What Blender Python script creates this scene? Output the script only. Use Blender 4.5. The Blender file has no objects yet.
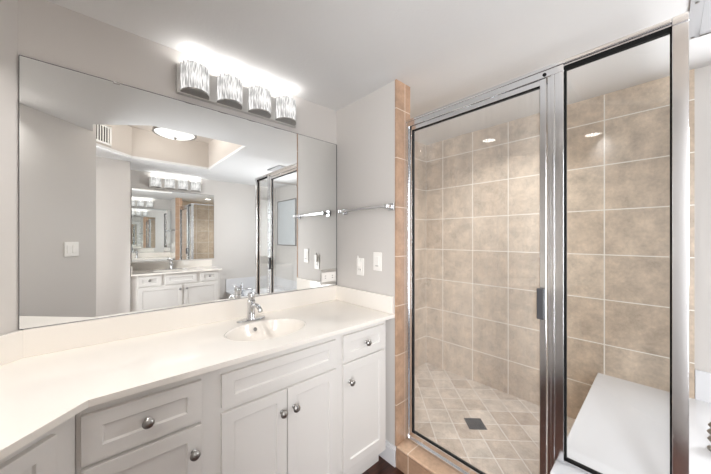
import bpy, bmesh, math, random
from mathutils import Vector, Matrix
random.seed(7)
SC = bpy.context.scene
COL = SC.collection
PI = math.pi

# ------------------------------------------------------------------ camera
YAW = math.radians(47.8445)
cam_d = bpy.data.cameras.new('camera')
cam = bpy.data.objects.new('camera', cam_d)
COL.objects.link(cam)
cam.location = (0, 0, 1.42)
cam.rotation_euler = (PI/2, 0, YAW - PI/2)
cam_d.sensor_width = 36
cam_d.lens = 281.8785/711*36
cam_d.shift_y = 1.094/711
cam_d.clip_start = 0.02
SC.camera = cam

# ------------------------------------------------------------------ world, light, exposure
w = bpy.data.worlds.new('world')
SC.world = w
w.use_nodes = True
w.node_tree.nodes['Background'].inputs[0].default_value = (.9, .95, 1, 1)
w.node_tree.nodes['Background'].inputs[1].default_value = .5
SC.view_settings.view_transform = 'Standard'
SC.view_settings.look = 'None'
SC.view_settings.gamma = 1
SC.view_settings.use_curve_mapping = False
SC.view_settings.exposure = .95
SC.cycles.max_bounces = 16
SC.cycles.diffuse_bounces = 7
SC.cycles.glossy_bounces = 12
SC.cycles.transmission_bounces = 10
SC.cycles.transparent_max_bounces = 24
SC.cycles.caustics_reflective = False
SC.cycles.caustics_refractive = False
SC.cycles.sample_clamp_indirect = 6
SC.cycles.use_denoising = True

def area(name, loc, direction, sx, sy, power, color=(1, 1, 1)):
    l = bpy.data.lights.new(name, 'AREA')
    l.shape = 'RECTANGLE'; l.size = sx; l.size_y = sy; l.energy = power; l.color = color
    o = bpy.data.objects.new(name, l); COL.objects.link(o)
    o.location = loc
    o.rotation_euler = Vector(direction).to_track_quat('-Z', 'Y').to_euler()
    return o
# unseen lamp added behind the camera to brighten the whole room
area('added_fill_entry', (-.25, -.62, 1.30), (1, .85, -.10), .42, 1.8, 28, (.95, .97, 1))
# second added lamp, out of view over the bathtub, for more brightness
area('added_fill_tub', (2.53, -.55, 1.62), (-1, 0, 0), .40, .95, 9, (.95, .97, 1))

# ------------------------------------------------------------------ constants (metres, camera stands at x=y=0)
YM, X1, XD, XB, ZC = 1.726, 1.363, 1.475, 2.575, 2.405
YFAR = -1.75
ZCT, ZSP = .946, 1.056      # worktop, splash top
ZL = .461                   # bench and tub deck
TS = .3075                  # tile pitch

# ------------------------------------------------------------------ materials
def srgb(r, g, b):
    f = lambda c: (c/255/12.92) if c/255 <= .04045 else ((c/255+.055)/1.055)**2.4
    return (f(r), f(g), f(b), 1)

def mat(name, col, rough=.5, metal=0, spec=.5, noise=0, nscale=5, bump=0, bscale=80, coat=0):
    m = bpy.data.materials.new(name); m.use_nodes = True
    nt = m.node_tree; b = nt.nodes['Principled BSDF']
    b.inputs['Roughness'].default_value = rough
    b.inputs['Metallic'].default_value = metal
    b.inputs['Specular IOR Level'].default_value = spec
    b.inputs['Coat Weight'].default_value = coat
    b.inputs['Coat Roughness'].default_value = .05
    tc = nt.nodes.new('ShaderNodeTexCoord')
    n = nt.nodes.new('ShaderNodeTexNoise'); n.inputs['Scale'].default_value = nscale; n.inputs['Detail'].default_value = 4
    nt.links.new(tc.outputs['Object'], n.inputs['Vector'])
    mx = nt.nodes.new('ShaderNodeMix'); mx.data_type = 'RGBA'
    k = 1-noise
    mx.inputs[6].default_value = (col[0]*k, col[1]*k, col[2]*k, 1)
    mx.inputs[7].default_value = (min(1, col[0]*(1+noise)), min(1, col[1]*(1+noise)), min(1, col[2]*(1+noise)), 1)
    nt.links.new(n.outputs[0], mx.inputs[0]); nt.links.new(mx.outputs[2], b.inputs['Base Color'])
    if bump:
        n2 = nt.nodes.new('ShaderNodeTexNoise'); n2.inputs['Scale'].default_value = bscale; n2.inputs['Detail'].default_value = 3
        nt.links.new(tc.outputs['Object'], n2.inputs['Vector'])
        bp = nt.nodes.new('ShaderNodeBump'); bp.inputs['Strength'].default_value = bump; bp.inputs['Distance'].default_value = .004
        nt.links.new(n2.outputs[0], bp.inputs['Height']); nt.links.new(bp.outputs[0], b.inputs['Normal'])
    return m

def emit(name, col, strength):
    m = bpy.data.materials.new(name); m.use_nodes = True
    b = m.node_tree.nodes['Principled BSDF']
    b.inputs['Base Color'].default_value = (.8, .8, .8, 1)
    b.inputs['Roughness'].default_value = .3
    b.inputs['Emission Color'].default_value = col
    b.inputs['Emission Strength'].default_value = strength
    return m

def tile_mat(name, axes, off, pitch, c1, c2, grout, mortar=.0035, rough=.35, rot=0, mottle=.5):
    """square stone tiles; axes = which two object axes carry the grid, off = where its lines pass"""
    m = bpy.data.materials.new(name); m.use_nodes = True
    nt = m.node_tree; b = nt.nodes['Principled BSDF']; L = nt.links.new
    tc = nt.nodes.new('ShaderNodeTexCoord')
    sp = nt.nodes.new('ShaderNodeSeparateXYZ'); L(tc.outputs['Object'], sp.inputs[0])
    cb = nt.nodes.new('ShaderNodeCombineXYZ')
    for i in (0, 1):
        s = nt.nodes.new('ShaderNodeMath'); s.operation = 'SUBTRACT'
        L(sp.outputs['XYZ'.index(axes[i])], s.inputs[0]); s.inputs[1].default_value = off[i]
        L(s.outputs[0], cb.inputs[i])
    mp = nt.nodes.new('ShaderNodeMapping'); mp.inputs['Rotation'].default_value = (0, 0, rot)
    L(cb.outputs[0], mp.inputs[0])
    ad = nt.nodes.new('ShaderNodeVectorMath'); ad.operation = 'ADD'; ad.inputs[1].default_value = (pitch*40, pitch*40, 0)
    L(mp.outputs[0], ad.inputs[0])
    br = nt.nodes.new('ShaderNodeTexBrick'); L(ad.outputs[0], br.inputs['Vector'])
    br.offset = 0; br.squash = 1
    br.inputs['Scale'].default_value = 1
    br.inputs['Brick Width'].default_value = pitch; br.inputs['Row Height'].default_value = pitch
    br.inputs['Mortar Size'].default_value = mortar; br.inputs['Mortar Smooth'].default_value = .1
    br.inputs['Bias'].default_value = 0
    br.inputs['Color1'].default_value = c1; br.inputs['Color2'].default_value = c2; br.inputs['Mortar'].default_value = grout
    n = nt.nodes.new('ShaderNodeTexNoise'); n.inputs['Scale'].default_value = 9; n.inputs['Detail'].default_value = 8; n.inputs['Roughness'].default_value = .65
    L(tc.outputs['Object'], n.inputs['Vector'])
    rp = nt.nodes.new('ShaderNodeMapRange'); rp.inputs[1].default_value = .3; rp.inputs[2].default_value = .7
    rp.inputs[3].default_value = 1-mottle*.45; rp.inputs[4].default_value = 1+mottle*.35
    L(n.outputs[0], rp.inputs[0])
    n3 = nt.nodes.new('ShaderNodeTexNoise'); n3.inputs['Scale'].default_value = 55; n3.inputs['Detail'].default_value = 4
    L(tc.outputs['Object'], n3.inputs['Vector'])
    r3 = nt.nodes.new('ShaderNodeMapRange'); r3.inputs[1].default_value = .3; r3.inputs[2].default_value = .7
    r3.inputs[3].default_value = 1-mottle*.14; r3.inputs[4].default_value = 1+mottle*.12
    L(n3.outputs[0], r3.inputs[0])
    mm = nt.nodes.new('ShaderNodeMath'); mm.operation = 'MULTIPLY'; L(rp.outputs[0], mm.inputs[0]); L(r3.outputs[0], mm.inputs[1])
    vm = nt.nodes.new('ShaderNodeVectorMath'); vm.operation = 'SCALE'
    L(br.outputs['Color'], vm.inputs[0]); L(mm.outputs[0], vm.inputs['Scale'])
    mx = nt.nodes.new('ShaderNodeMix'); mx.data_type = 'RGBA'
    L(br.outputs['Fac'], mx.inputs[0]); L(vm.outputs[0], mx.inputs[6]); mx.inputs[7].default_value = grout
    L(mx.outputs[2], b.inputs['Base Color'])
    bp = nt.nodes.new('ShaderNodeBump'); bp.invert = True; bp.inputs['Strength'].default_value = .35; bp.inputs['Distance'].default_value = .003
    L(br.outputs['Fac'], bp.inputs['Height']); L(bp.outputs[0], b.inputs['Normal'])
    b.inputs['Roughness'].default_value = rough
    return m

def glass_mat(name, tint=(.985, .99, .99), f0=1.5, streaks=0):
    m = bpy.data.materials.new(name); m.use_nodes = True
    nt = m.node_tree; nt.nodes.clear(); L = nt.links.new
    out = nt.nodes.new('ShaderNodeOutputMaterial')
    t = nt.nodes.new('ShaderNodeBsdfTransparent'); t.inputs[0].default_value = (*tint, 1)
    g = nt.nodes.new('ShaderNodeBsdfGlossy'); g.inputs['Roughness'].default_value = 0.0; g.inputs[0].default_value = (1, 1, 1, 1)
    fr = nt.nodes.new('ShaderNodeFresnel'); fr.inputs[0].default_value = f0
    geo = nt.nodes.new('ShaderNodeNewGeometry')
    # the same Fresnel on the way in and out of the pane
    sel = nt.nodes.new('ShaderNodeMix'); sel.data_type = 'FLOAT'; sel.inputs[2].default_value = f0; sel.inputs[3].default_value = 1/f0
    L(geo.outputs['Backfacing'], sel.inputs[0]); L(sel.outputs[0], fr.inputs[0])
    mx = nt.nodes.new('ShaderNodeMixShader')
    L(fr.outputs[0], mx.inputs[0]); L(t.outputs[0], mx.inputs[1]); L(g.outputs[0], mx.inputs[2]); L(mx.outputs[0], out.inputs[0])
    if streaks:   # pale diffuse streaks drawn out along the pane's height
        tc = nt.nodes.new('ShaderNodeTexCoord'); mp = nt.nodes.new('ShaderNodeMapping'); mp.inputs['Scale'].default_value = (1, 45, 2.5)
        L(tc.outputs['Object'], mp.inputs[0])
        n = nt.nodes.new('ShaderNodeTexNoise'); n.inputs['Scale'].default_value = 1.5; n.inputs['Detail'].default_value = 5; L(mp.outputs[0], n.inputs['Vector'])
        r = nt.nodes.new('ShaderNodeMapRange'); r.inputs[1].default_value = .3; r.inputs[2].default_value = .7; r.inputs[3].default_value = streaks*.7; r.inputs[4].default_value = streaks*1.3
        L(n.outputs[0], r.inputs[0])
        d = nt.nodes.new('ShaderNodeBsdfDiffuse'); d.inputs[0].default_value = (.9, .92, .93, 1)
        m2 = nt.nodes.new('ShaderNodeMixShader'); L(r.outputs[0], m2.inputs[0]); L(mx.outputs[0], m2.inputs[1]); L(d.outputs[0], m2.inputs[2]); L(m2.outputs[0], out.inputs[0])
    return m

M = {}
M['paint'] = mat('wall_paint', srgb(211, 207, 203), .6, noise=.012, nscale=1.5, bump=.05, bscale=180)
M['ceil'] = mat('ceiling_paint', srgb(222, 222, 222), .75, noise=.02, nscale=3, bump=.25, bscale=60)
M['recess'] = mat('recess_paint', srgb(197, 189, 181), .6, noise=.02)
M['tile_yz'] = tile_mat('wall_tile', 'YZ', (.288, .998), TS, srgb(210, 194, 175), srgb(198, 180, 160), srgb(238, 234, 226), mottle=.62, rough=.3)
M['tile_xz'] = tile_mat('wall_tile_side', 'XZ', (XB-.012, .998), TS, srgb(208, 192, 173), srgb(198, 180, 160), srgb(238, 234, 226))
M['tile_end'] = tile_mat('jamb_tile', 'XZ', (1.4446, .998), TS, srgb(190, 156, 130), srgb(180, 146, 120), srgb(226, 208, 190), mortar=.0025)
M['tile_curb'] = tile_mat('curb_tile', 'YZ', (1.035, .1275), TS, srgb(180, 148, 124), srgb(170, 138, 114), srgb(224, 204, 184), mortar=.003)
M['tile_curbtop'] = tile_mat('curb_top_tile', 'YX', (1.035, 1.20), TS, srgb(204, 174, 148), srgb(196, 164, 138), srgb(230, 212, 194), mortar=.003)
M['tile_floor'] = tile_mat('shower_floor_tile', 'XY', (1.974, .914), .157, srgb(214, 204, 192), srgb(192, 176, 160), srgb(230, 226, 220), mortar=.0028, rot=PI/4, mottle=.6, rough=.45)
M['white'] = mat('cabinet_paint', srgb(223, 220, 216), .35, noise=.01)
M['counter'] = mat('cultured_marble', srgb(242, 237, 230), .12, noise=.02, nscale=2, coat=.3)
M['bench'] = mat('white_solid_surface', srgb(218, 219, 222), .25, noise=.01)
M['tub'] = mat('white_acrylic', srgb(226, 227, 230), .15)
M['base'] = mat('baseboard_paint', srgb(226, 226, 228), .3)
M['chrome'] = mat('chrome', (.60, .61, .63, 1), .12, 1)
M['frame'] = mat('polished_aluminium', (.76, .77, .785, 1), .16, 1, noise=.04, nscale=6)
M['nickel'] = mat('brushed_nickel', (.36, .35, .335, 1), .28, 1)
M['plate'] = mat('satin_nickel_plate', (.66, .65, .63, 1), .3, 1)
M['black'] = mat('black_gasket', (.006, .006, .006, 1), .7, spec=.15)
M['grey'] = mat('grey_plastic', (.05, .05, .055, 1), .5)
M['mirror'] = mat('mirror_silver', (.90, .915, .91, 1), 0.0, 1)
M['plastic'] = mat('white_plastic', srgb(244, 242, 238), .3)
M['drain'] = mat('dark_drain_metal', (.02, .02, .022, 1), .45, .3)
M['panelgrey'] = mat('grey_ceiling_panel', srgb(176, 176, 178), .6)
M['glass'] = glass_mat('clear_glass')
M['doorglass'] = glass_mat('streaked_glass', streaks=.055)
M['art'] = mat('pale_print', srgb(205, 214, 220), .4, noise=.12, nscale=4)
M['crystal'] = emit('lit_crystal', (1, .98, .95, 1), 1.0)
M['bulb'] = emit('lit_bulb', (1, .95, .88, 1), 1.0)
M['bowl'] = emit('lit_alabaster_bowl', (1, .93, .86, 1), .36)
M['fill_pane'] = emit('glowing_fill_pane', (.93, .97, 1, 1), 2.0)  # glowing pane of the added window, there for overall brightness
M['can'] = emit('lit_downlight', (1, .94, .88, 1), 6)

def crystal_mat():
    m = bpy.data.materials.new('crystal_rods'); m.use_nodes = True
    nt = m.node_tree; b = nt.nodes['Principled BSDF']; L = nt.links.new
    tc = nt.nodes.new('ShaderNodeTexCoord')
    mp = nt.nodes.new('ShaderNodeMapping'); mp.inputs['Scale'].default_value = (130, 130, 22)
    L(tc.outputs['Object'], mp.inputs[0])
    n = nt.nodes.new('ShaderNodeTexNoise'); n.inputs['Scale'].default_value = 1; n.inputs['Detail'].default_value = 1
    L(mp.outputs[0], n.inputs['Vector'])
    r = nt.nodes.new('ShaderNodeMapRange'); r.inputs[1].default_value = .40; r.inputs[2].default_value = .60
    r.inputs[3].default_value = .14; r.inputs[4].default_value = .50
    L(n.outputs[0], r.inputs[0]); L(r.outputs[0], b.inputs['Emission Strength'])
    b.inputs['Emission Color'].default_value = (1, .98, .96, 1)
    b.inputs['Base Color'].default_value = (.22, .22, .22, 1); b.inputs['Roughness'].default_value = .12
    return m
M['rods'] = crystal_mat()

def wood_floor():
    m = bpy.data.materials.new('dark_wood'); m.use_nodes = True
    nt = m.node_tree; b = nt.nodes['Principled BSDF']; L = nt.links.new
    tc = nt.nodes.new('ShaderNodeTexCoord')
    mp = nt.nodes.new('ShaderNodeMapping'); mp.inputs['Scale'].default_value = (3, 22, 3)
    L(tc.outputs['Object'], mp.inputs[0])
    n = nt.nodes.new('ShaderNodeTexNoise'); n.inputs['Scale'].default_value = 2.2; n.inputs['Detail'].default_value = 6
    L(mp.outputs[0], n.inputs['Vector'])
    cr = nt.nodes.new('ShaderNodeValToRGB')
    cr.color_ramp.elements[0].position = .3; cr.color_ramp.elements[0].color = srgb(44, 24, 16)
    cr.color_ramp.elements[1].position = .7; cr.color_ramp.elements[1].color = srgb(92, 50, 34)
    L(n.outputs[0], cr.inputs[0])
    br = nt.nodes.new('ShaderNodeTexBrick'); L(tc.outputs['Object'], br.inputs['Vector'])
    br.inputs['Scale'].default_value = 1; br.inputs['Brick Width'].default_value = 1.2; br.inputs['Row Height'].default_value = .09
    br.inputs['Mortar Size'].default_value = .0015
    br.inputs['Color1'].default_value = (1, 1, 1, 1); br.inputs['Color2'].default_value = (.7, .7, .7, 1); br.inputs['Mortar'].default_value = (.1, .1, .1, 1)
    mx = nt.nodes.new('ShaderNodeMix'); mx.data_type = 'RGBA'; mx.blend_type = 'MULTIPLY'; mx.inputs[0].default_value = 1
    L(cr.outputs[0], mx.inputs[6]); L(br.outputs[0], mx.inputs[7]); L(mx.outputs[2], b.inputs['Base Color'])
    b.inputs['Roughness'].default_value = .3
    return m
M['wood'] = wood_floor()

# ------------------------------------------------------------------ mesh helpers
def box(bm, x0, x1, y0, y1, z0, z1):
    x0, x1 = sorted((x0, x1)); y0, y1 = sorted((y0, y1)); z0, z1 = sorted((z0, z1))
    v = [bm.verts.new(p) for p in ((x0, y0, z0), (x1, y0, z0), (x1, y1, z0), (x0, y1, z0),
                                   (x0, y0, z1), (x1, y0, z1), (x1, y1, z1), (x0, y1, z1))]
    for f in ((3, 2, 1, 0), (4, 5, 6, 7), (0, 1, 5, 4), (1, 2, 6, 5), (2, 3, 7, 6), (3, 0, 4, 7)):
        bm.faces.new([v[i] for i in f])

def prism(bm, pts, z0, z1):
    """pts counter-clockwise in plan"""
    a = [bm.verts.new((x, y, z0)) for x, y in pts]; b = [bm.verts.new((x, y, z1)) for x, y in pts]
    n = len(pts)
    bm.faces.new(a[::-1]); bm.faces.new(b)
    for i in range(n):
        j = (i+1) % n
        bm.faces.new((a[i], a[j], b[j], b[i]))

def lathe(bm, prof, c=(0, 0, 0), axis=(0, 0, 1), seg=28, sx=1, sy=1):
    """prof: list of (radius, height) from bottom to top; ends with radius 0 are closed"""
    q = Vector(axis).to_track_quat('Z', 'Y'); c = Vector(c)
    rings = []
    for r, h in prof:
        if r < 1e-6:
            rings.append([bm.verts.new(c + q @ Vector((0, 0, h)))])
        else:
            rings.append([bm.verts.new(c + q @ Vector((r*sx*math.cos(2*PI*i/seg), r*sy*math.sin(2*PI*i/seg), h))) for i in range(seg)])
    for a, b in zip(rings, rings[1:]):
        for i in range(seg):
            j = (i+1) % seg
            if len(a) == 1 and len(b) == 1: continue
            if len(a) == 1: bm.faces.new((a[0], b[j], b[i]))
            elif len(b) == 1: bm.faces.new((a[i], a[j], b[0]))
            else: bm.faces.new((a[i], a[j], b[j], b[i]))

def tube(bm, path, radii, seg=16, flat=1.0):
    path = [Vector(p) for p in path]
    if not isinstance(radii, (list, tuple)): radii = [radii]*len(path)
    rings = []
    up = Vector((0, 0, 1))
    prev = None
    for i, p in enumerate(path):
        d = (path[min(i+1, len(path)-1)] - path[max(i-1, 0)]).normalized()
        s = d.cross(up)
        if s.length < 1e-3: s = prev if prev else Vector((1, 0, 0))
        s.normalize(); prev = s; u = s.cross(d).normalized()
        rings.append([bm.verts.new(p + radii[i]*(math.cos(2*PI*k/seg)*s + flat*math.sin(2*PI*k/seg)*u)) for k in range(seg)])
    for a, b in zip(rings, rings[1:]):
        for i in range(seg):
            j = (i+1) % seg
            bm.faces.new((a[i], a[j], b[j], b[i]))
    bm.faces.new(rings[0][::-1]); bm.faces.new(rings[-1])

def bez(p0, p1, p2, p3, n=12):
    P = [Vector(p) for p in (p0, p1, p2, p3)]
    return [((1-t)**3)*P[0] + 3*t*(1-t)**2*P[1] + 3*t*t*(1-t)*P[2] + t**3*P[3] for t in [i/n for i in range(n+1)]]

def obj(name, bm, m, parent=None, smooth=False, bevel=0, seg=2):
    """links the bmesh as one object; coordinates are in the parent's frame"""
    bmesh.ops.remove_doubles(bm, verts=bm.verts, dist=1e-6)
    bmesh.ops.recalc_face_normals(bm, faces=bm.faces)
    me = bpy.data.meshes.new(name); bm.to_mesh(me); bm.free()
    me.materials.append(m)
    o = bpy.data.objects.new(name, me); COL.objects.link(o)
    if parent is not None: o.parent = parent
    if bevel:
        b = o.modifiers.new('bevel', 'BEVEL'); b.width = bevel; b.segments = seg; b.limit_method = 'ANGLE'; b.angle_limit = math.radians(40)
        b.harden_normals = False
    if smooth or bevel:
        for p in me.polygons: p.use_smooth = True
        e = o.modifiers.new('wn', 'WEIGHTED_NORMAL') if bevel else None
        if smooth and not bevel:
            try: me.set_sharp_from_angle(angle=math.radians(40))
            except Exception: pass
        if e: e.keep_sharp = True
    return o

def B(name, m, parent, *dims, bevel=0, **k):
    bm = bmesh.new()
    if isinstance(dims[0], (tuple, list)):
        for d in dims: box(bm, *d)
    else: box(bm, *dims)
    return obj(name, bm, m, parent, bevel=bevel, **k)

def tag(o, label=None, cat=None, group=None, kind=None):
    if label: o['label'] = label
    if cat: o['category'] = cat
    if group: o['group'] = group
    if kind: o['kind'] = kind
    return o

def thing(name, label, cat, loc=(0, 0, 0), rotz=0, group=None):
    o = bpy.data.objects.new(name, None); COL.objects.link(o)
    o.empty_display_size = .05
    o.location = loc; o.rotation_euler = (0, 0, rotz)
    return tag(o, label, cat, group)

def struct(name, bm, m, label, cat, **k):
    o = obj(name, bm, m, **k); return tag(o, label, cat, kind='structure')

def dup(o, parent=None, loc=None):
    c = o.copy(); COL.objects.link(c)
    if parent is not None: c.parent = parent
    if loc is not None: c.location = loc
    for ch in list(o.children): dup(ch, c)
    return c

def slab_with_holes(name, outer, holes, z0, z1, m, parent=None):
    """flat slab with holes cut right through; outlines are lists of (x, y)"""
    cu = bpy.data.curves.new(name, 'CURVE'); cu.dimensions = '2D'; cu.fill_mode = 'BOTH'; cu.extrude = (z1-z0)/2
    for pts in [outer]+holes:
        s = cu.splines.new('POLY'); s.points.add(len(pts)-1); s.use_cyclic_u = True
        for i, p in enumerate(pts): s.points[i].co = (p[0], p[1], 0, 1)
    t = bpy.data.objects.new('t', cu); COL.objects.link(t)
    bpy.context.view_layer.update()
    me = bpy.data.meshes.new_from_object(t.evaluated_get(bpy.context.evaluated_depsgraph_get()))
    bpy.data.objects.remove(t); 
    me.materials.clear(); me.materials.append(m)
    me.shade_flat()
    me.transform(Matrix.Translation((0, 0, (z0+z1)/2)))
    bm = bmesh.new(); bm.from_mesh(me); bmesh.ops.remove_doubles(bm, verts=bm.verts, dist=1e-5); bmesh.ops.recalc_face_normals(bm, faces=bm.faces); bm.to_mesh(me); bm.free()
    o = bpy.data.objects.new(name, me); COL.objects.link(o)
    if parent is not None: o.parent = parent
    return o

def ellipse(cx, cy, a, b, n=56):
    return [(cx+a*math.cos(2*PI*i/n), cy+b*math.sin(2*PI*i/n)) for i in range(n)]

# ------------------------------------------------------------------ the room shell
def wall_seg(name, p, q, label, z0=0, z1=ZC+.45, t=.1, m=None):
    """wall whose room face runs p -> q with the room on the right-hand side"""
    p, q = Vector(p), Vector(q); d = (q-p).normalized(); n = Vector((-d.y, d.x))
    pts = [p, q, q+n*t, p+n*t]
    bm = bmesh.new(); prism(bm, [(v.x, v.y) for v in pts], z0, z1)
    return struct(name, bm, m or M['paint'], label, 'wall')

wall_seg('wall_vanity', (-.242, YM), (XB+.1, YM), 'long pale grey wall behind the big mirror')
DN = (-1.063, .905)
wall_seg('wall_angled', DN, (-.242, YM), 'pale angled wall left of the big mirror')
SE = (-.028, -.137)
wall_seg('wall_switch', SE, (-1.063, .898), 'pale wall with the light switch, seen in the left of the mirror')
wall_seg('wall_doorway_south', (-.75, -.235), (-.126, -.235), 'wall end beside the doorway', t=.06)
wall_seg('wall_hall_end', (-.75, -1.187), (-.75, -.235), 'end wall of the entry')
wall_seg('wall_dark_reflection', (.285, -1.187), (-.75, -1.187), 'shaded grey wall left of the second vanity')
wall_seg('wall_alcove_side', (.285, YFAR), (.285, -1.288), 'short side wall beside the second vanity', t=.06)
wall_seg('wall_far', (XB, YFAR), (.225, YFAR), 'wall behind the second vanity')
wall_seg('wall_back', (XB, YM), (XB, YFAR), 'wall beyond shower and bathtub')
# partition between vanity and shower
bm = bmesh.new(); box(bm, X1, 1.488, 1.135, YM, 0, ZC)
struct('wall_partition', bm, M['paint'], 'short white wall with towel bar and switches, right of the vanity', 'wall')
bm = bmesh.new(); box(bm, X1-.004, 1.50, 1.124, 1.136, 0.13, ZC)
struct('wall_partition_end', bm, M['tile_end'], 'tan tile strip on the end of the short wall', 'wall tile')
bm = bmesh.new(); box(bm, 1.488, 1.50, 1.136, YM-.012, .09, ZC)
struct('wall_partition_tile', bm, M['tile_yz'], 'tile on the shower side of the short wall', 'wall tile')
bm = bmesh.new(); box(bm, XB-.012, XB, -.108, YM-.012, .09, ZC)
struct('wall_shower_back', bm, M['tile_yz'], 'large square beige tile wall at the back of the shower', 'wall tile')
bm = bmesh.new(); box(bm, 1.50, XB-.012, YM-.012, YM, .09, ZC)
struct('wall_shower_left', bm, M['tile_xz'], 'beige tile wall on the left inside the shower', 'wall tile')
# floors
bm = bmesh.new(); box(bm, -1.3, XB+.1, YFAR-.1, YM+.1, -.08, 0)
struct('floor', bm, M['wood'], 'dark reddish brown wood floor', 'floor')
bm = bmesh.new(); box(bm, 1.555, XB, .30, YM, 0, .10)
struct('floor_shower', bm, M['tile_floor'], 'beige stone tile shower floor laid on the diagonal', 'floor')
bm = bmesh.new(); box(bm, 1.360, 1.555, .30, 1.124, 0, .115)
box(bm, 1.36, 1.488, 1.124, 1.135, 0, .115)
struct('trim_1', bm, M['tile_curb'], 'tan tiled front of the shower curb', 'shower curb')
bm = bmesh.new(); box(bm, 1.356, 1.565, .30, 1.124, .116, .136)
struct('trim_2', bm, M['tile_curbtop'], 'rounded tan tile cap of the shower curb', 'shower curb', bevel=.008)
# ceiling with its octagonal recess
REC = [(1.155, .414), (.335, .414), (-.05, .10), (-.05, -.63), (.29, -.985), (1.155, -.985)]
c = slab_with_holes('ceiling', [(-1.3, YFAR-.1), (XB+.1, YFAR-.1), (XB+.1, YM+.1), (-1.3, YM+.1)], [REC], ZC, ZC+.03, M['ceil'])
tag(c, 'white ceiling', 'ceiling', kind='structure')
bm = bmesh.new()
n = len(REC)
ctr = Vector((sum(p[0] for p in REC)/n, sum(p[1] for p in REC)/n))
outer = [(ctr + (Vector(p)-ctr)*1.04) for p in REC]
for i in range(n):
    j = (i+1) % n
    prism(bm, [REC[i], REC[j], tuple(outer[j]), tuple(outer[i])], ZC+.0301, ZC+.38)
prism(bm, [tuple(p) for p in outer], ZC+.38, ZC+.41)
struct('ceiling_recess', bm, M['recess'], 'beige recess in the ceiling, seen in the mirror', 'ceiling')

# baseboard at the short wall
bm = bmesh.new()
box(bm, X1-.014, X1, 1.128, 1.70, 0, .10)
box(bm, X1-.009, X1, 1.128, 1.70, .10, .125)
struct('baseboard_partition', bm, M['base'], 'white baseboard at the foot of the short wall by the shower', 'baseboard', bevel=.003)

# ------------------------------------------------------------------ shared parts
def knob_bm():
    bm = bmesh.new()
    lathe(bm, [(0, 0), (.0095, 0), (.0095, .003), (.006, .006), (.005, .014), (.009, .017), (.0155, .021), (.0172, .026), (.0150, .031), (.008, .0345), (0, .0355)], axis=(0, -1, 0), seg=24)
    return bm

_knob = []
def knob(parent, x, y, z):
    if not _knob:
        k = obj('knob', knob_bm(), M['nickel'], parent, smooth=True); _knob.append(k)
    else:
        k = _knob[0].copy(); COL.objects.link(k); k.parent = parent
    k.location = (x, y, z)
    return k

def shaker(name, parent, x0, x1, z0, z1, yf, t=.018, rail=.048, kn=None):
    """framed door or drawer front facing -y, its front plane at yf"""
    bm = bmesh.new(); r = min(rail, (z1-z0)*.30)
    xs = (x0, x0+rail, x1-rail, x1); zs = (z0, z0+r, z1-r, z1)
    # front ring
    V = {}
    def v(x, y, z):
        k = (round(x, 5), round(y, 5), round(z, 5))
        if k not in V: V[k] = bm.verts.new((x, y, z))
        return V[k]
    def quad(*p): bm.faces.new([v(*q) for q in p])
    o = [(xs[0], zs[0]), (xs[3], zs[0]), (xs[3], zs[3]), (xs[0], zs[3])]
    i1 = [(xs[1], zs[1]), (xs[2], zs[1]), (xs[2], zs[2]), (xs[1], zs[2])]
    e = .0035
    i2 = [(xs[1]+e, zs[1]+e), (xs[2]-e, zs[1]+e), (xs[2]-e, zs[2]-e), (xs[1]+e, zs[2]-e)]
    for a in range(4):
        b = (a+1) % 4
        quad((o[a][0], yf, o[a][1]), (o[b][0], yf, o[b][1]), (i1[b][0], yf, i1[b][1]), (i1[a][0], yf, i1[a][1]))
        quad((i1[a][0], yf, i1[a][1]), (i1[b][0], yf, i1[b][1]), (i2[b][0], yf+.008, i2[b][1]), (i2[a][0], yf+.008, i2[a][1]))
        quad((o[a][0], yf+t, o[a][1]), (o[b][0], yf+t, o[b][1]), (o[b][0], yf, o[b][1]), (o[a][0], yf, o[a][1]))
    quad(*[(p[0], yf+.008, p[1]) for p in i2])
    quad(*[(p[0], yf+t, p[1]) for p in o[::-1]])
    d = obj(name, bm, M['white'], parent, bevel=.0018, seg=2)
    if kn: knob(d, kn[0], yf, kn[1])
    return d

# ------------------------------------------------------------------ main vanity
YF = 1.156; YC = YF+.018
van = thing('vanity_cabinet', 'long white shaker vanity cabinet under the sink, with round metal knobs', 'cabinet', (0, 0, 0))
DX = -.042
bm = bmesh.new()
box(bm, DX, 1.316, YC, YC+.02, .105, .9245); box(bm, 1.298, 1.316, YC+.02, 1.70, .105, .9245)
box(bm, DX-.012, DX, YC-.004, YC+.02, .105, .9245); box(bm, DX, DX+.018, YC+.02, 1.70, .105, .9245); box(bm, DX+.018, 1.298, YC+.02, 1.70, .105, .123)
obj('body', bm, M['white'], van, bevel=.0015)
bm = bmesh.new(); box(bm, DX+.02, 1.316, YC+.06, 1.70, 0, .1045)
obj('toe_kick', bm, M['white'], van)
shaker('drawer', van, -.047+.004, .280, .745, .893, YF, kn=(.116, .818))
shaker('door', van, -.043, .280, .165, .731, YF, kn=(.252, .642))
tag(shaker('false_drawer_front', van, .349, .914, .757, .889, YF), 'wide drawer front without a knob')
shaker('door', van, .349, .6275, .165, .737, YF, kn=(.602, .643))
shaker('door', van, .6325, .914, .165, .737, YF, kn=(.664, .643))
shaker('drawer', van, .962, 1.290, .757, .895, YF, kn=(1.128, .826))
shaker('door', van, .962, 1.290, .165, .741, YF, kn=(1.004, .643))

# angled cabinet on the left: local x runs along its face away from the bend, local -y faces the room
ang = thing('corner_cabinet', 'white angled cabinet at the lower left corner under the worktop', 'cabinet', (DX-.004, YC-.006, 0), math.radians(225)+0)
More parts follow.
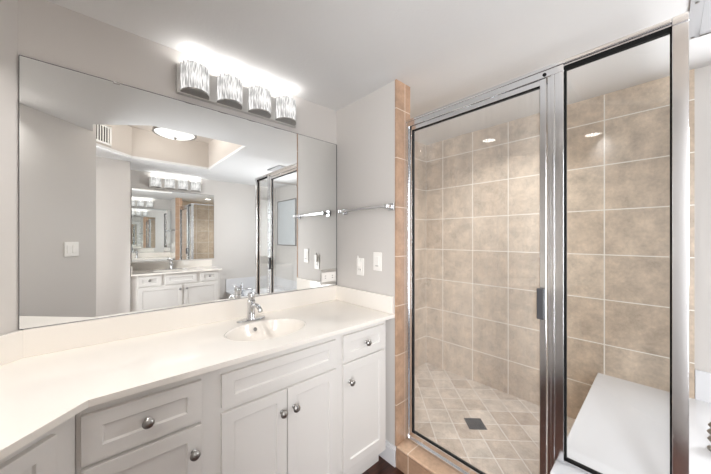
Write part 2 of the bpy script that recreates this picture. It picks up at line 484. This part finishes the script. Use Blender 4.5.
# local frame: x axis = (-1,-1)/sqrt2 ; y axis = (1,-1)/sqrt2 points to the room, so fronts face +y: mirror by rotating the fronts
L_ = .86
bm = bmesh.new(); prism(bm, [(0.006, -.005), (0.20, -.50), (L_-.02, -.50), (L_-.02, -.005)][::-1], .105, .9245)
obj('body', bm, M['white'], ang, bevel=.0015)
bm = bmesh.new(); prism(bm, [(0.08, -.07), (.23, -.48), (L_-.04, -.48), (L_-.04, -.07)][::-1], 0, .106)
obj('toe_kick', bm, M['white'], ang)
def ang_front(name, a0, a1, z0, z1, kn=None):
    d = shaker(name, ang, -a1, -a0, z0, z1, -.013+0, kn=kn and (-kn[0], kn[1]))
    d.rotation_euler = (0, 0, PI)
    return d
ang_front('drawer', .07, .27, .75, .889, (.17, .83))
ang_front('door', .07, .27, .165, .735, (.22, .642))
ang_front('drawer', .31, .80, .75, .889, (.555, .818))
ang_front('door', .31, .553, .165, .735, (.52, .642))
ang_front('door', .557, .80, .165, .735, (.59, .642))

# worktop with its moulded bowl
SX, SY, SA, SB = .650, 1.402, .213, .158
top = thing('vanity_worktop', 'cream white cultured marble worktop with oval sink and low backsplash', 'worktop', (0, 0, ZCT))
WD = (-.698, .466)
outer = [(-.027, 1.136), (1.362, 1.136), (1.362, YM-.002), (-.236, YM-.002), (-1.050, .907), (-.655, .503)]
s = slab_with_holes('top', outer, [ellipse(SX, SY, SA, SB)], -.021, 0, M['counter'], top)
bm = bmesh.new()
prof = [(1.0, -.001), (.985, -.010), (.955, -.035), (.90, -.062), (.80, -.092), (.64, -.118), (.42, -.134), (.18, -.141), (0.09, -.142)]
seg = 56; rings = []
for k, h in prof:
    rings.append([bm.verts.new((SX+SA*k*math.cos(2*PI*i/seg), SY+SB*k*math.sin(2*PI*i/seg), h)) for i in range(seg)])
for a, c2 in zip(rings, rings[1:]):
    for i in range(seg):
        j = (i+1) % seg; bm.faces.new((a[i], a[j], c2[j], c2[i]))
bm.faces.new(rings[-1])
bowl = obj('sink_bowl', bm, M['counter'], top, smooth=True)
so = bowl.modifiers.new('solid', 'SOLIDIFY'); so.thickness = .006; so.offset = -1
bm = bmesh.new(); lathe(bm, [(0, 0), (.026, 0), (.026, .003), (.018, .004), (.016, .001), (0, .001)], (SX, SY, -.141), seg=28)
obj('sink_drain', bm, M['chrome'], top, smooth=True)
bm = bmesh.new(); lathe(bm, [(0, 0), (.0105, 0), (.0105, .002), (.0075, .003), (.007, .001), (0, .001)], (SX-.008, SY+SB*.90, -.036), axis=(0, -.86, .5), seg=24)
obj('overflow_ring', bm, M['nickel'], top, smooth=True)
bm = bmesh.new()
box(bm, -.228, 1.362, YM-.020, YM-.002, 0, ZSP-ZCT)
obj('backsplash', bm, M['counter'], top, bevel=.0025)
bm = bmesh.new(); box(bm, 1.343, 1.362, 1.146, YM-.019, 0, ZSP-ZCT)
obj('side_splash', bm, M['counter'], top, bevel=.003)
bm = bmesh.new()
prism(bm, [(-.236, YM-.003), (-1.048, .911), (-1.036, .898), (-.225, YM-.021)], 0, ZSP-ZCT)
obj('angled_splash', bm, M['counter'], top, bevel=.0025)

# faucet
fx, fy = .647, 1.612
fa = thing('sink_faucet', 'chrome single-lever faucet on the worktop behind the oval sink', 'faucet', (fx, fy, ZCT+.001))
bm = bmesh.new()
for k in range(1):
    a = [(.083*math.copysign(abs(math.cos(t))**.75, math.cos(t)), .024*math.copysign(abs(math.sin(t))**.9, math.sin(t))) for t in [2*PI*i/40 for i in range(40)]]
prism(bm, a, 0, .007)
obj('base_plate', bm, M['chrome'], fa, bevel=.003)
bm = bmesh.new()
lathe(bm, [(0, .006), (.026, .006), (.026, .011), (.0225, .016), (.0205, .05), (.0205, .105), (.0225, .109), (.0225, .113), (.019, .116), (0, .116)], seg=32)
obj('body', bm, M['chrome'], fa, smooth=True)
bm = bmesh.new()
tube(bm, bez((0, -.012, .082), (0, -.05, .100), (0, -.10, .105), (0, -.128, .072), 14), [.013]*8+[.0125]*7, seg=18, flat=.8)
obj('spout', bm, M['chrome'], fa, smooth=True)
bm = bmesh.new()
lathe(bm, [(0, .117), (.0175, .117), (.0175, .124), (.021, .130), (.0225, .145), (.020, .155), (.010, .161), (0, .162)], seg=28)
tube(bm, bez((0, -.004, .150), (0, -.03, .162), (0, -.05, .166), (0, -.085, .160), 8), [.009, .009, .008, .0075, .007, .007, .007, .0065, .006], seg=12, flat=.6)
obj('lever_handle', bm, M['chrome'], fa, smooth=True)

# ------------------------------------------------------------------ mirror over the vanity
mi = thing('wall_mirror', 'large frameless mirror filling the wall above the vanity', 'mirror', (0, YM, ZSP+.001))
B('mirror_glass', M['mirror'], mi, -.238, X1-.004, -.006, -.001, 0, 1.087)
B('edge', M['grey'], mi, (-.2395, -.2375, -.0065, -.001, 0, 1.088), (-.238, X1-.004, -.0065, -.001, 1.0865, 1.0885), (X1-.005, X1-.002, -.0085, -.001, 0, 1.088), (-.238, X1-.004, -.0065, -.001, -.0005, .0012))
bm = bmesh.new(); box(bm, .044, .068, -.011, -.001, 1.080, 1.090)
obj('clip', bm, M['nickel'], mi, bevel=.002)

# outlet in the mirror's lower right corner
ou = thing('mirror_outlet', 'white outlet in a mirrored plate at the lower right corner of the big mirror', 'outlet', (1.280, YM-.0075, 1.129))
B('cover_plate', M['plate'], ou, -.074, .074, -.005, 0, -.057, .057, bevel=.0025)
B('outlet_face', M['plastic'], ou, -.066, .062, -.010, -.004, -.036, .034, bevel=.002)
bm = bmesh.new()
bm.free()
for sx_ in (-.035, .03):
    for dz in (-.008, .008): B('socket_slot', M['grey'], ou, sx_-.006, sx_+.006, -.0105, -.0095, dz-.0015, dz+.0015)

# ------------------------------------------------------------------ vanity light bars
def crystal_shade(parent, x, master=[]):
    """half-drum of hanging rods around a bulb; local frame: wall at y=0, room towards -y"""
    if master:
        return dup(master[0], parent, (x, 0, 0))
    r, dep, h0, h1 = .064, .102, .012, .150
    bm = bmesh.new()
    pts = [((r+.004)*math.cos(t), -.028 - (dep-.022)*math.sin(t)) for t in [PI*i/24 for i in range(25)]]
    prism(bm, [( -r-.004, -.028)]+[(p[0], p[1]) for p in pts[::-1]][1:-1]+[(r+.004, -.028)], 0, .008)
    sh = obj('shade', bm, M['nickel'], parent); sh.location = (x, 0, 0)
    bm = bmesh.new()
    nr = 17
    for i in range(nr):
        t = PI*(i+.5)/nr
        for ring, dz in ((1.0, 0), (.86, .006)):
            tt = t if ring == 1 else t+PI/(2*nr)
            px, py = r*ring*math.cos(tt), -.028-(dep-.030)*ring*math.sin(tt)
            z1 = h1-.004*random.random()-.012*(i % 2)*(ring == 1)
            rr = .0048
            sec = [(px+rr*math.cos(PI*k/3+.3*i), py+rr*math.sin(PI*k/3+.3*i)) for k in range(6)]
            prism(bm, sec, h0-.004, z1)
    obj('crystal_rods', bm, M['rods'], sh)
    bm = bmesh.new(); lathe(bm, [(0, .03), (.014, .03), (.019, .05), (.019, .085), (.012, .105), (0, .11)], (0, -.062, 0), seg=16)
    obj('bulb', bm, M['bulb'], sh, smooth=True)
    master.append(sh)
    return sh

def light_bar(label, loc, rotz, x0=-.35, x1=.35, power=.34):
    t = thing('vanity_light', label, 'light', loc, rotz, 'crystal light bars')
    B('backplate', M['plate'], t, x0, x1, -.028, 0, -.004, .145, bevel=.002)
    sp = .18
    for k in range(4):
        cx = (k-1.5)*sp*.985
        sh = crystal_shade(t, cx)
        l = bpy.data.lights.new('bulb_light', 'POINT'); l.energy = power; l.color = (1, .98, .95); l.shadow_soft_size = .02
        lo = bpy.data.objects.new('bulb_light', l); COL.objects.link(lo); lo.parent = t; lo.location = (cx, -.066, .130)
    return t
light_bar('bar of four crystal shades on the wall above the big mirror', (.642, YM, 2.182), 0)

# ------------------------------------------------------------------ short wall: towel bar, switch, outlet
tb = thing('towel_bar', 'chrome towel bar with square brackets on the short white wall', 'towel bar', (X1, 1.39, 1.617))
bm = bmesh.new(); box(bm, -.058, -.044, -.235, .235, -.008, .008)
obj('bar', bm, M['chrome'], tb, bevel=.002)
for y in (-.225, .225):
    bm = bmesh.new(); box(bm, -.010, 0, y-.023, y+.023, -.023, .023); box(bm, -.064, -.008, y-.012, y+.012, -.012, .012)
    obj('bracket', bm, M['chrome'], tb, bevel=.003)

sw = thing('light_switch', 'white rocker light switch on the short wall, the plate nearer the shower', 'switch', (X1, 1.285, 1.265))
B('cover_plate', M['plastic'], sw, -.006, 0, -.037, .037, -.061, .061, bevel=.003)
B('rocker', M['plastic'], sw, -.0095, -.005, -.017, .017, -.034, .034, bevel=.002)
B('slider_slot', M['grey'], sw, -.0102, -.009, -.014, .014, -.030, -.027)
ol = thing('wall_outlet', 'white outlet plate with a small plugged-in white air freshener, nearer the mirror', 'outlet', (X1, 1.452, 1.218))
B('cover_plate', M['plastic'], ol, -.006, 0, -.036, .036, -.061, .061, bevel=.003)
B('receptacle', M['plastic'], ol, -.009, -.005, -.017, .017, -.034, .034, bevel=.002)
for y in (-.008, .005): B('socket_slot', M['grey'], ol, -.0098, -.0085, y, y+.003, -.024, -.014)
pl = thing('plug_in_air_freshener', 'small white plug-in device stuck in the upper socket of the outlet by the mirror', 'plug', (X1-.0095, 1.462, 1.235))
bm = bmesh.new(); box(bm, -.012, 0, -.012, .012, -.014, .042)
obj('plug_body', bm, M['plastic'], pl, bevel=.004)
bm = bmesh.new(); lathe(bm, [(0, 0), (.006, 0), (.005, .018), (0, .020)], (-.008, 0, .042), seg=16)
obj('cap', bm, M['plastic'], pl, smooth=True)

# switch on the wall seen in the mirror: on line x+y=-.165, facing (+1,+1)... 
ws = thing('double_switch', 'white double rocker switch on the pale wall at the left of the reflection', 'switch', (-.185, .020, 1.325), math.radians(135))
# local -y must face the room
B('cover_plate', M['plastic'], ws, -.058, .058, -.007, -.001, -.062, .062, bevel=.003)
for x in (-.023, .023): B('rocker', M['plastic'], ws, x-.017, x+.017, -.0105, -.006, -.034, .034, bevel=.002)

# ------------------------------------------------------------------ shower enclosure
se = thing('shower_enclosure', 'chrome framed glass shower enclosure with hinged door and fixed panel', 'shower enclosure', (XD, .5, .136))
def SE_(name, m, *d, bevel=0, parent=None):
    dd = [(a[0]-XD, a[1]-XD, a[2]-.5, a[3]-.5, a[4]-.136, a[5]-.136) for a in d]
    return B(name, m, parent or se, *dd, bevel=bevel)
xa, xb_ = 1.452, 1.498
YP0, YP1 = -.050, -.012        # corner post
# header: a stepped channel
SE_('header', M['frame'], (xa-.004, xb_, YP1, 1.124, 2.158, 2.173), (xa, xb_, .293, 1.124, 2.128, 2.158), (xa+.006, xb_, YP1, .293, 2.150, 2.158), (xa-.006, xb_, YP0, YP1, 2.145, 2.173), bevel=.002)
SE_('wall_jamb', M['frame'], (xa, xb_, 1.106, 1.124, .137, 2.128), (xa+.012, xb_-.012, 1.098, 1.106, .17, 2.128), bevel=.0015)
SE_('sill', M['frame'], (xa-.002, xb_, .355, 1.124, .137, .153), (xa+.010, xb_, .355, 1.106, .153, .170), bevel=.0015)
# the grooved middle post; its lower inner half stands on the bench ledge
SE_('middle_post', M['frame'], (xa, xb_, .326, .338, .137, 2.128), (xa, xb_, .293, .324, ZL+.005, 2.128), (xa+.006, xb_, .340, .352, .137, 2.128), (xa+.004, xb_-.004, .3235, .341, ZL+.005, 2.128), bevel=.0012)
SE_('corner_post', M['frame'], (xa, xb_, YP0, YP1, ZL+.005, 2.150), bevel=.002)
SE_('bottom_rail', M['frame'], (xa+.010, xb_-.010, YP1, .293, ZL+.005, ZL+.013), bevel=.001)
# fixed panel: black gasket round the pane
g = .006
SE_('panel_gasket', M['black'], (1.468, 1.484, YP1, YP1+.005, ZL+.012, 2.150), (1.468, 1.484, .2875, .293, ZL+.012, 2.150), (1.466, 1.484, YP1, .293, 2.136, 2.150), (1.468, 1.484, YP1, .293, ZL+.012, ZL+.020))
SE_('glass_panel', M['glass'], (1.473, 1.479, YP1+.004, .289, ZL+.018, 2.138))
# return panel towards the back wall
SE_('return_header', M['frame'], (xb_, XB-.0125, -.045, -.017, 2.150, 2.173), bevel=.0015)
rr = SE_('return_rail', M['frame'], (xb_, XB-.014, -.042, -.020, ZL+.006, ZL+.018))
rg = SE_('return_glass', M['glass'], (xb_, XB-.015, -.034, -.028, ZL+.017, 2.151))
for o_, lim in ((rr, 1), (rg, .5)):      # both follow the slope of the bench
    for v in o_.data.vertices:
        if v.co.x > .5 and v.co.z < lim: v.co.z += .023
# the door
d0, d1 = .357, 1.096
dz0, dz1 = .173, 2.126
door = SE_('door', M['frame'], (xa+.008, xb_-.006, d1-.014, d1, dz0, dz1), (xa+.004, xb_-.006, d0, d0+.024, dz0, dz1),
           (xa+.008, xb_-.006, d0, d1, dz1-.024, dz1), (xa+.004, xb_-.006, d0, d1, dz0, dz0+.022), bevel=.0015)
tag(door, 'hinged glass shower door in a chrome frame')
SE_('door_gasket', M['black'], (1.463, 1.482, d1-.0195, d1-.014, dz0+.02, dz1-.022), (1.466, 1.482, d0+.024, d0+.027, dz0+.02, dz1-.022),
    (1.464, 1.482, d0+.024, d1-.014, dz1-.0285, dz1-.024), (1.464, 1.482, d0+.024, d1-.014, dz0+.022, dz0+.025), parent=door)
SE_('door_glass', M['doorglass'], (1.4705, 1.4765, d0+.022, d1-.012, dz0+.020, dz1-.022), parent=door)
SE_('door_pull', M['grey'], (1.436, 1.458, d0+.006, d0+.032, 1.062, 1.197), bevel=.003, parent=door)
bm = bmesh.new(); lathe(bm, [(0, 0), (.0075, 0), (.0075, .003), (.003, .004), (0, .004)], (1.452-XD, .362-.5, 2.140-.136), axis=(-1, 0, 0), seg=16)
obj('header_screw', bm, M['black'], se, smooth=True)
# floor drain, turned with the tile
dr = thing('shower_drain', 'dark square drain grate in the shower floor', 'drain', (1.974, .914, .1005), PI/4)
bm = bmesh.new(); s_ = .060
box(bm, -s_, s_, -s_, s_, 0, .003)
obj('grate', bm, M['drain'], dr, bevel=.001)
bm = bmesh.new()
for k in range(6):
    for q in range(6):
        x, y = -.040+.016*k, -.040+.016*q
        box(bm, x-.004, x+.004, y-.004, y+.004, .003, .0036)
obj('grate_holes', bm, M['black'], dr)

# ------------------------------------------------------------------ bench and tub
be = thing('shower_bench', 'white slab bench in the shower, running on under the fixed glass panel', 'bench', (1.97, .14, .1))
bm = bmesh.new()
x0, x1, y0, y1 = 1.366-1.97, XB-.0125-1.97, -.051-.14, .322-.14
box(bm, x0, x1, y0, y1, ZL-.128, ZL-.1)
for v in bm.verts:                       # the seat falls slightly towards the glass
    if v.co.x > 0 and v.co.z > ZL-.11: v.co.z += .026
obj('bench_top', bm, M['bench'], be, bevel=.004)
bm = bmesh.new(); box(bm, 1.50-1.97, XB-.0125-1.97, -.03-.14, .300-.14, 0.0, ZL-.128)
obj('bench_base', bm, M['bench'], be)
B('front_panel', M['bench'], be, 1.40-1.97, 1.50-1.97, -.03-.14, .30-.14, -.1, ZL-.128)

ZT = .484
tu = thing('bathtub', 'white drop-in bathtub with wide deck beyond the shower, also seen in the mirror', 'bathtub', (2.03, -.9, 0))
TC = (2.05, -.93)
o_ = slab_with_holes('deck', [(1.63-2.03, YFAR+.001+.9), (XB-.001-2.03, YFAR+.001+.9), (XB-.001-2.03, -.053+.9), (1.42-2.03, -.053+.9), (1.42-2.03, -.20+.9), (1.63-2.03, -.42+.9)],
                     [ellipse(TC[0]-2.03, TC[1]+.9, .33, .60)], ZT-.028, ZT, M['tub'], tu)
b = o_.modifiers.new('bevel', 'BEVEL'); b.width = .006; b.segments = 3; b.limit_method = 'ANGLE'; b.angle_limit = math.radians(60)
bm = bmesh.new(); rings = []
for k, h in [(1.06, .012), (1.03, .018), (1.0, .010), (.97, -.03), (.92, -.15), (.86, -.28), (.76, -.35), (.5, -.375), (.1, -.38)]:
    rings.append([bm.verts.new((TC[0]-2.03+.33*k*math.cos(2*PI*i/48), TC[1]+.9+.60*k*math.sin(2*PI*i/48), ZT+h)) for i in range(48)])
for a, c2 in zip(rings, rings[1:]):
    for i in range(48):
        j = (i+1) % 48; bm.faces.new((a[i], a[j], c2[j], c2[i]))
bm.faces.new(rings[-1])
obj('basin', bm, M['tub'], tu, smooth=True)
B('apron', M['white'], tu, (1.645-2.03, 1.66-2.03, YFAR+.001+.9, -.41+.9, 0, ZT-.028), (1.435-2.03, 1.45-2.03, -.20+.9, -.054+.9, 0, ZT-.028))
B('splash', M['tub'], tu, (XB-.014-2.03, XB-.001-2.03, YFAR+.002+.9, -.110+.9, ZT, .655), (1.63-2.03, XB-.001-2.03, YFAR+.001+.9, YFAR+.014+.9, ZT, .70), bevel=.003)

def tub_filler(name, label, loc, rz):
    t = thing(name, label, 'faucet', loc, rz)
    bm = bmesh.new(); lathe(bm, [(0, 0), (.034, 0), (.034, .006), (.026, .012), (.022, .10), (.026, .108), (.026, .12), (.018, .135), (0, .138)], seg=24)
    obj('body', bm, M['chrome'], t, smooth=True)
    bm = bmesh.new(); tube(bm, bez((0, 0, .075), (.06, 0, .10), (.12, 0, .11), (.175, 0, .075)), .018, seg=14)
    obj('spout', bm, M['chrome'], t, smooth=True)
    bm = bmesh.new(); lathe(bm, [(0, .138), (.012, .138), (.022, .150), (.024, .165), (.012, .178), (.008, .20), (.012, .208), (0, .215)], seg=20)
    obj('handle', bm, M['chrome'], t, smooth=True)
    return t
tub_filler('tub_faucet', 'chrome tub faucet on the deck, seen in the mirror behind the sink faucet', (1.70, -1.19, ZT+.001), 0)
hv = thing('tub_valve_handle', 'ridged dark chrome tub handle on the deck at the right edge of the photo', 'faucet handle', (2.005, -.150, ZT+.001))
bm = bmesh.new(); lathe(bm, [(0, 0), (.030, 0), (.030, .006), (.016, .012), (.014, .03), (.024, .035), (.030, .045), (.024, .055), (.015, .060), (.024, .066), (.031, .076), (.024, .086), (.015, .091), (.022, .096), (.028, .106), (.022, .116), (.010, .122), (0, .123)], seg=28)
obj('handle', bm, M['nickel'], hv, smooth=True)

# picture on the back wall above the tub, seen through the shower glass in the mirror
pc = thing('framed_picture', 'pale blue grey picture in a thin dark frame above the bathtub, seen in the mirror', 'picture', (XB, -1.30, 1.29))
B('print', M['art'], pc, -.016, -.002, -.33, .33, .01, .82)
B('frame', M['grey'], pc, (-.024, -.001, -.345, -.33, 0, .83), (-.024, -.001, .33, .345, 0, .83), (-.024, -.001, -.345, .345, -.01, .008), (-.024, -.001, -.345, .345, .82, .838), bevel=.002)

# unseen frosted window added over the tub to brighten the room
bm = bmesh.new(); box(bm, XB-.012, XB-.002, -.80, -.30, 1.12, 2.12)
wn = struct('added_window', bm, M['fill_pane'], 'added frosted window over the bathtub, out of view, brightens the room', 'window')
B('added_window_frame', M['base'], wn, (XB-.03, XB-.001, -.83, -.80, 1.08, 2.16), (XB-.03, XB-.001, -.30, -.27, 1.08, 2.16), (XB-.03, XB-.001, -.80, -.30, 1.08, 1.12), (XB-.03, XB-.001, -.80, -.30, 2.12, 2.16), bevel=.003)

# ------------------------------------------------------------------ ceiling items
fl = thing('ceiling_light', 'round glass bowl light with metal ring in the ceiling recess, seen in the mirror', 'light', (.63, -.30, ZC+.38))
bm = bmesh.new(); lathe(bm, [(0, -.02), (.09, -.02), (.09, 0), (0, 0)], seg=32); lathe(bm, [(0, -.12), (.012, -.12), (.012, -.02), (0, -.02)], seg=12)
obj('canopy', bm, M['nickel'], fl, smooth=True)
bm = bmesh.new(); lathe(bm, [(0, -.228), (.06, -.226), (.12, -.217), (.17, -.200), (.200, -.180), (.195, -.175), (.16, -.192), (.10, -.208), (0, -.218)], seg=48)
obj('glass_bowl', bm, M['bowl'], fl, smooth=True)
bm = bmesh.new(); lathe(bm, [(.198, -.190), (.213, -.190), (.213, -.166), (.198, -.166), (.198, -.190)], seg=48)
for k in range(3):
    a = 2*PI*k/3+.4
    tube(bm, [(.205*math.cos(a), .205*math.sin(a), -.18), (.08*math.cos(a), .08*math.sin(a), -.02)], .005, seg=8)
obj('metal_ring', bm, M['nickel'], fl, smooth=True)
bm = bmesh.new(); lathe(bm, [(0, -.252), (.009, -.249), (.013, -.240), (.018, -.228), (0, -.222)], seg=16)
obj('finial', bm, M['nickel'], fl, smooth=True)
for k in range(3):
    a = 2*PI*k/3
    l = bpy.data.lights.new('recess_bulb', 'POINT'); l.energy = 1.3; l.color = (1, .98, .95); l.shadow_soft_size = .03
    lo = bpy.data.objects.new('recess_bulb', l); COL.objects.link(lo); lo.parent = fl; lo.location = (.11*math.cos(a), .11*math.sin(a), -.11)

cn = thing('recessed_downlight', 'small round recessed downlight in the ceiling above the left end of the worktop', 'light', (.05, 1.20, ZC), 0, 'recessed downlights')
bm = bmesh.new(); lathe(bm, [(.058, -.001), (.085, -.001), (.085, -.005), (.062, -.007), (.058, -.001)], seg=36)
obj('trim_ring', bm, M['plastic'], cn, smooth=True)
bm = bmesh.new(); lathe(bm, [(0, -.003), (.059, -.003), (.059, -.0015), (0, -.0015)], seg=36)
obj('lens', bm, M['can'], cn)

l = bpy.data.lights.new('downlight_bulb', 'AREA'); l.shape = 'DISK'; l.size = .11; l.spread = 2.2; l.energy = 3.4; l.color = (1, .98, .96)
lo = bpy.data.objects.new('downlight_bulb', l); COL.objects.link(lo); lo.parent = cn; lo.location = (0, 0, -.009)

cn2 = dup(cn, None, (-.51, .47, ZC)); cn2.name = 'recessed_downlight.001'
for ch in cn2.children:
    if ch.type == 'LIGHT': ch.data = ch.data.copy(); ch.data.energy = 1.6
tag(cn2, 'small round recessed downlight over the corner cabinet, reflected in the fixed glass panel', 'light')
cn3 = dup(cn, None, (2.02, .875, ZC)); cn3.name = 'recessed_downlight.002'
for ch in cn3.children:
    if ch.type == 'LIGHT': ch.data = ch.data.copy(); ch.data.energy = 4
tag(cn3, 'small round recessed downlight in the shower ceiling above the drain', 'light')

vt = thing('air_vent', 'small white wall vent with vertical slats in the ceiling recess, seen in the mirror', 'vent', (.017, -.694, ZC+.05), math.radians(135))
B('frame', M['plastic'], vt, (-.10, -.078, -.010, -.001, 0, .21), (.078, .10, -.010, -.001, 0, .21), (-.10, .10, -.010, -.001, 0, .022), (-.10, .10, -.010, -.001, .188, .21), bevel=.002)
B('duct_opening', M['black'], vt, -.078, .078, -.003, -.001, .022, .188)
bm = bmesh.new()
for k in range(5): box(bm, -.066+.030*k, -.054+.030*k, -.010, -.003, .022, .188)
obj('slats', bm, M['plastic'], vt)

ap = thing('ceiling_access_panel', 'grey square panel with corner screws in the ceiling at the upper right', 'ceiling panel', (1.97, -.25, ZC))
B('frame', M['panelgrey'], ap, (-.18, .18, .145, .185, -.010, -.001), (-.18, .18, -.185, -.165, -.010, -.001), (.155, .18, -.165, .145, -.010, -.001), (-.18, -.16, -.165, .145, -.010, -.001), bevel=.002)
B('panel', M['panelgrey'], ap, -.16, .155, -.165, .145, -.008, -.001)
for x in (-.14, .165):
    bm = bmesh.new(); lathe(bm, [(0, -.014), (.006, -.013), (.006, -.010), (0, -.010)], (x, .165, 0), seg=14)
    obj('screw', bm, M['nickel'], ap, smooth=True)

# ------------------------------------------------------------------ second vanity on the far wall (seen in the mirror)
vx0, vx1 = .288, 1.40
v2 = thing('second_vanity_cabinet', 'smaller white vanity cabinet seen in the mirror against the far wall', 'cabinet', (.845, -1.46, 0), PI)
W2 = (vx1-vx0)/2
# local: x' = -(x-.845), -y' faces +y world
def LX(x): return -(x-.845)
yf2 = -.235
B('body', M['white'], v2, (-W2+.02, W2-.001, yf2+.018, yf2+.036, .105, .9245), (-W2+.02, -W2+.038, yf2+.036, .285, .105, .9245), (W2-.02, W2-.001, yf2+.036, .285, .105, .9245), (-W2+.038, W2-.02, yf2+.036, .285, .105, .123), bevel=.0015)
B('toe_kick', M['white'], v2, -W2+.02, W2-.001, yf2+.08, .285, 0, .1045)
shaker('drawer', v2, LX(.628), LX(.368), .775, .905, yf2, kn=(LX(.49), .85))
tag(shaker('false_drawer_front', v2, LX(1.055), LX(.668), .775, .905, yf2), 'wide drawer front without a knob')
shaker('drawer', v2, LX(1.345), LX(1.11), .775, .905, yf2, kn=(LX(1.23), .85))
shaker('door', v2, LX(.872), LX(.368), .165, .755, yf2, kn=(LX(.842), .70))
shaker('door', v2, LX(1.345), LX(.892), .165, .755, yf2, kn=(LX(.925), .70))
w2 = thing('second_worktop', 'white worktop with backsplash on the second vanity in the mirror', 'worktop', (.845, -1.46, ZCT), PI)
SX2 = .10
o_ = slab_with_holes('top', [(-W2, -.26), (W2-.001, -.26), (W2-.001, .288), (-W2, .288)], [ellipse(SX2, -.02, .20, .15, 40)], -.021, 0, M['counter'], w2)
bm = bmesh.new(); rings = []
for k, h in [(1.0, -.004), (.95, -.04), (.8, -.09), (.5, -.125), (.1, -.135)]:
    rings.append([bm.verts.new((SX2+.20*k*math.cos(2*PI*i/40), -.02+.15*k*math.sin(2*PI*i/40), h)) for i in range(40)])
for a, c2 in zip(rings, rings[1:]):
    for i in range(40):
        j = (i+1) % 40; bm.faces.new((a[i], a[j], c2[j], c2[i]))
bm.faces.new(rings[-1])
b2 = obj('sink_bowl', bm, M['counter'], w2, smooth=True); so = b2.modifiers.new('solid', 'SOLIDIFY'); so.thickness = .006; so.offset = -1
B('backsplash', M['counter'], w2, (-W2, W2-.001, .270, .288, 0, .11), (W2-.019, W2-.001, -.245, .270, 0, .11), bevel=.0025)
f2 = dup(fa, None, (.80, -1.655, ZCT+.001)); f2.rotation_euler = (0, 0, PI)
tag(f2, 'small chrome faucet on the second vanity, seen in the mirror', 'faucet'); f2.name = 'sink_faucet.001'
m2 = thing('far_mirror', 'mirror above the second vanity, reflected inside the big mirror', 'mirror', (.885, YFAR, ZSP+.02))
B('mirror_glass', M['mirror'], m2, -.55, .55, .001, .006, 0, 1.07)
B('edge', M['grey'], m2, (-.5515, -.5495, .001, .0065, 0, 1.07), (.5495, .5515, .001, .0065, 0, 1.07), (-.55, .55, .001, .0065, 1.069, 1.071))
lb2 = light_bar('bar of four crystal shades above the far mirror, seen in the reflection', (.885, YFAR, 2.182), PI)
for o in (lb2,): pass

# ------------------------------------------------------------------ tidy
for o in list(bpy.data.objects):
    if o.type == 'LIGHT' and o.parent is None: o['category'] = 'light'
bpy.context.view_layer.update()
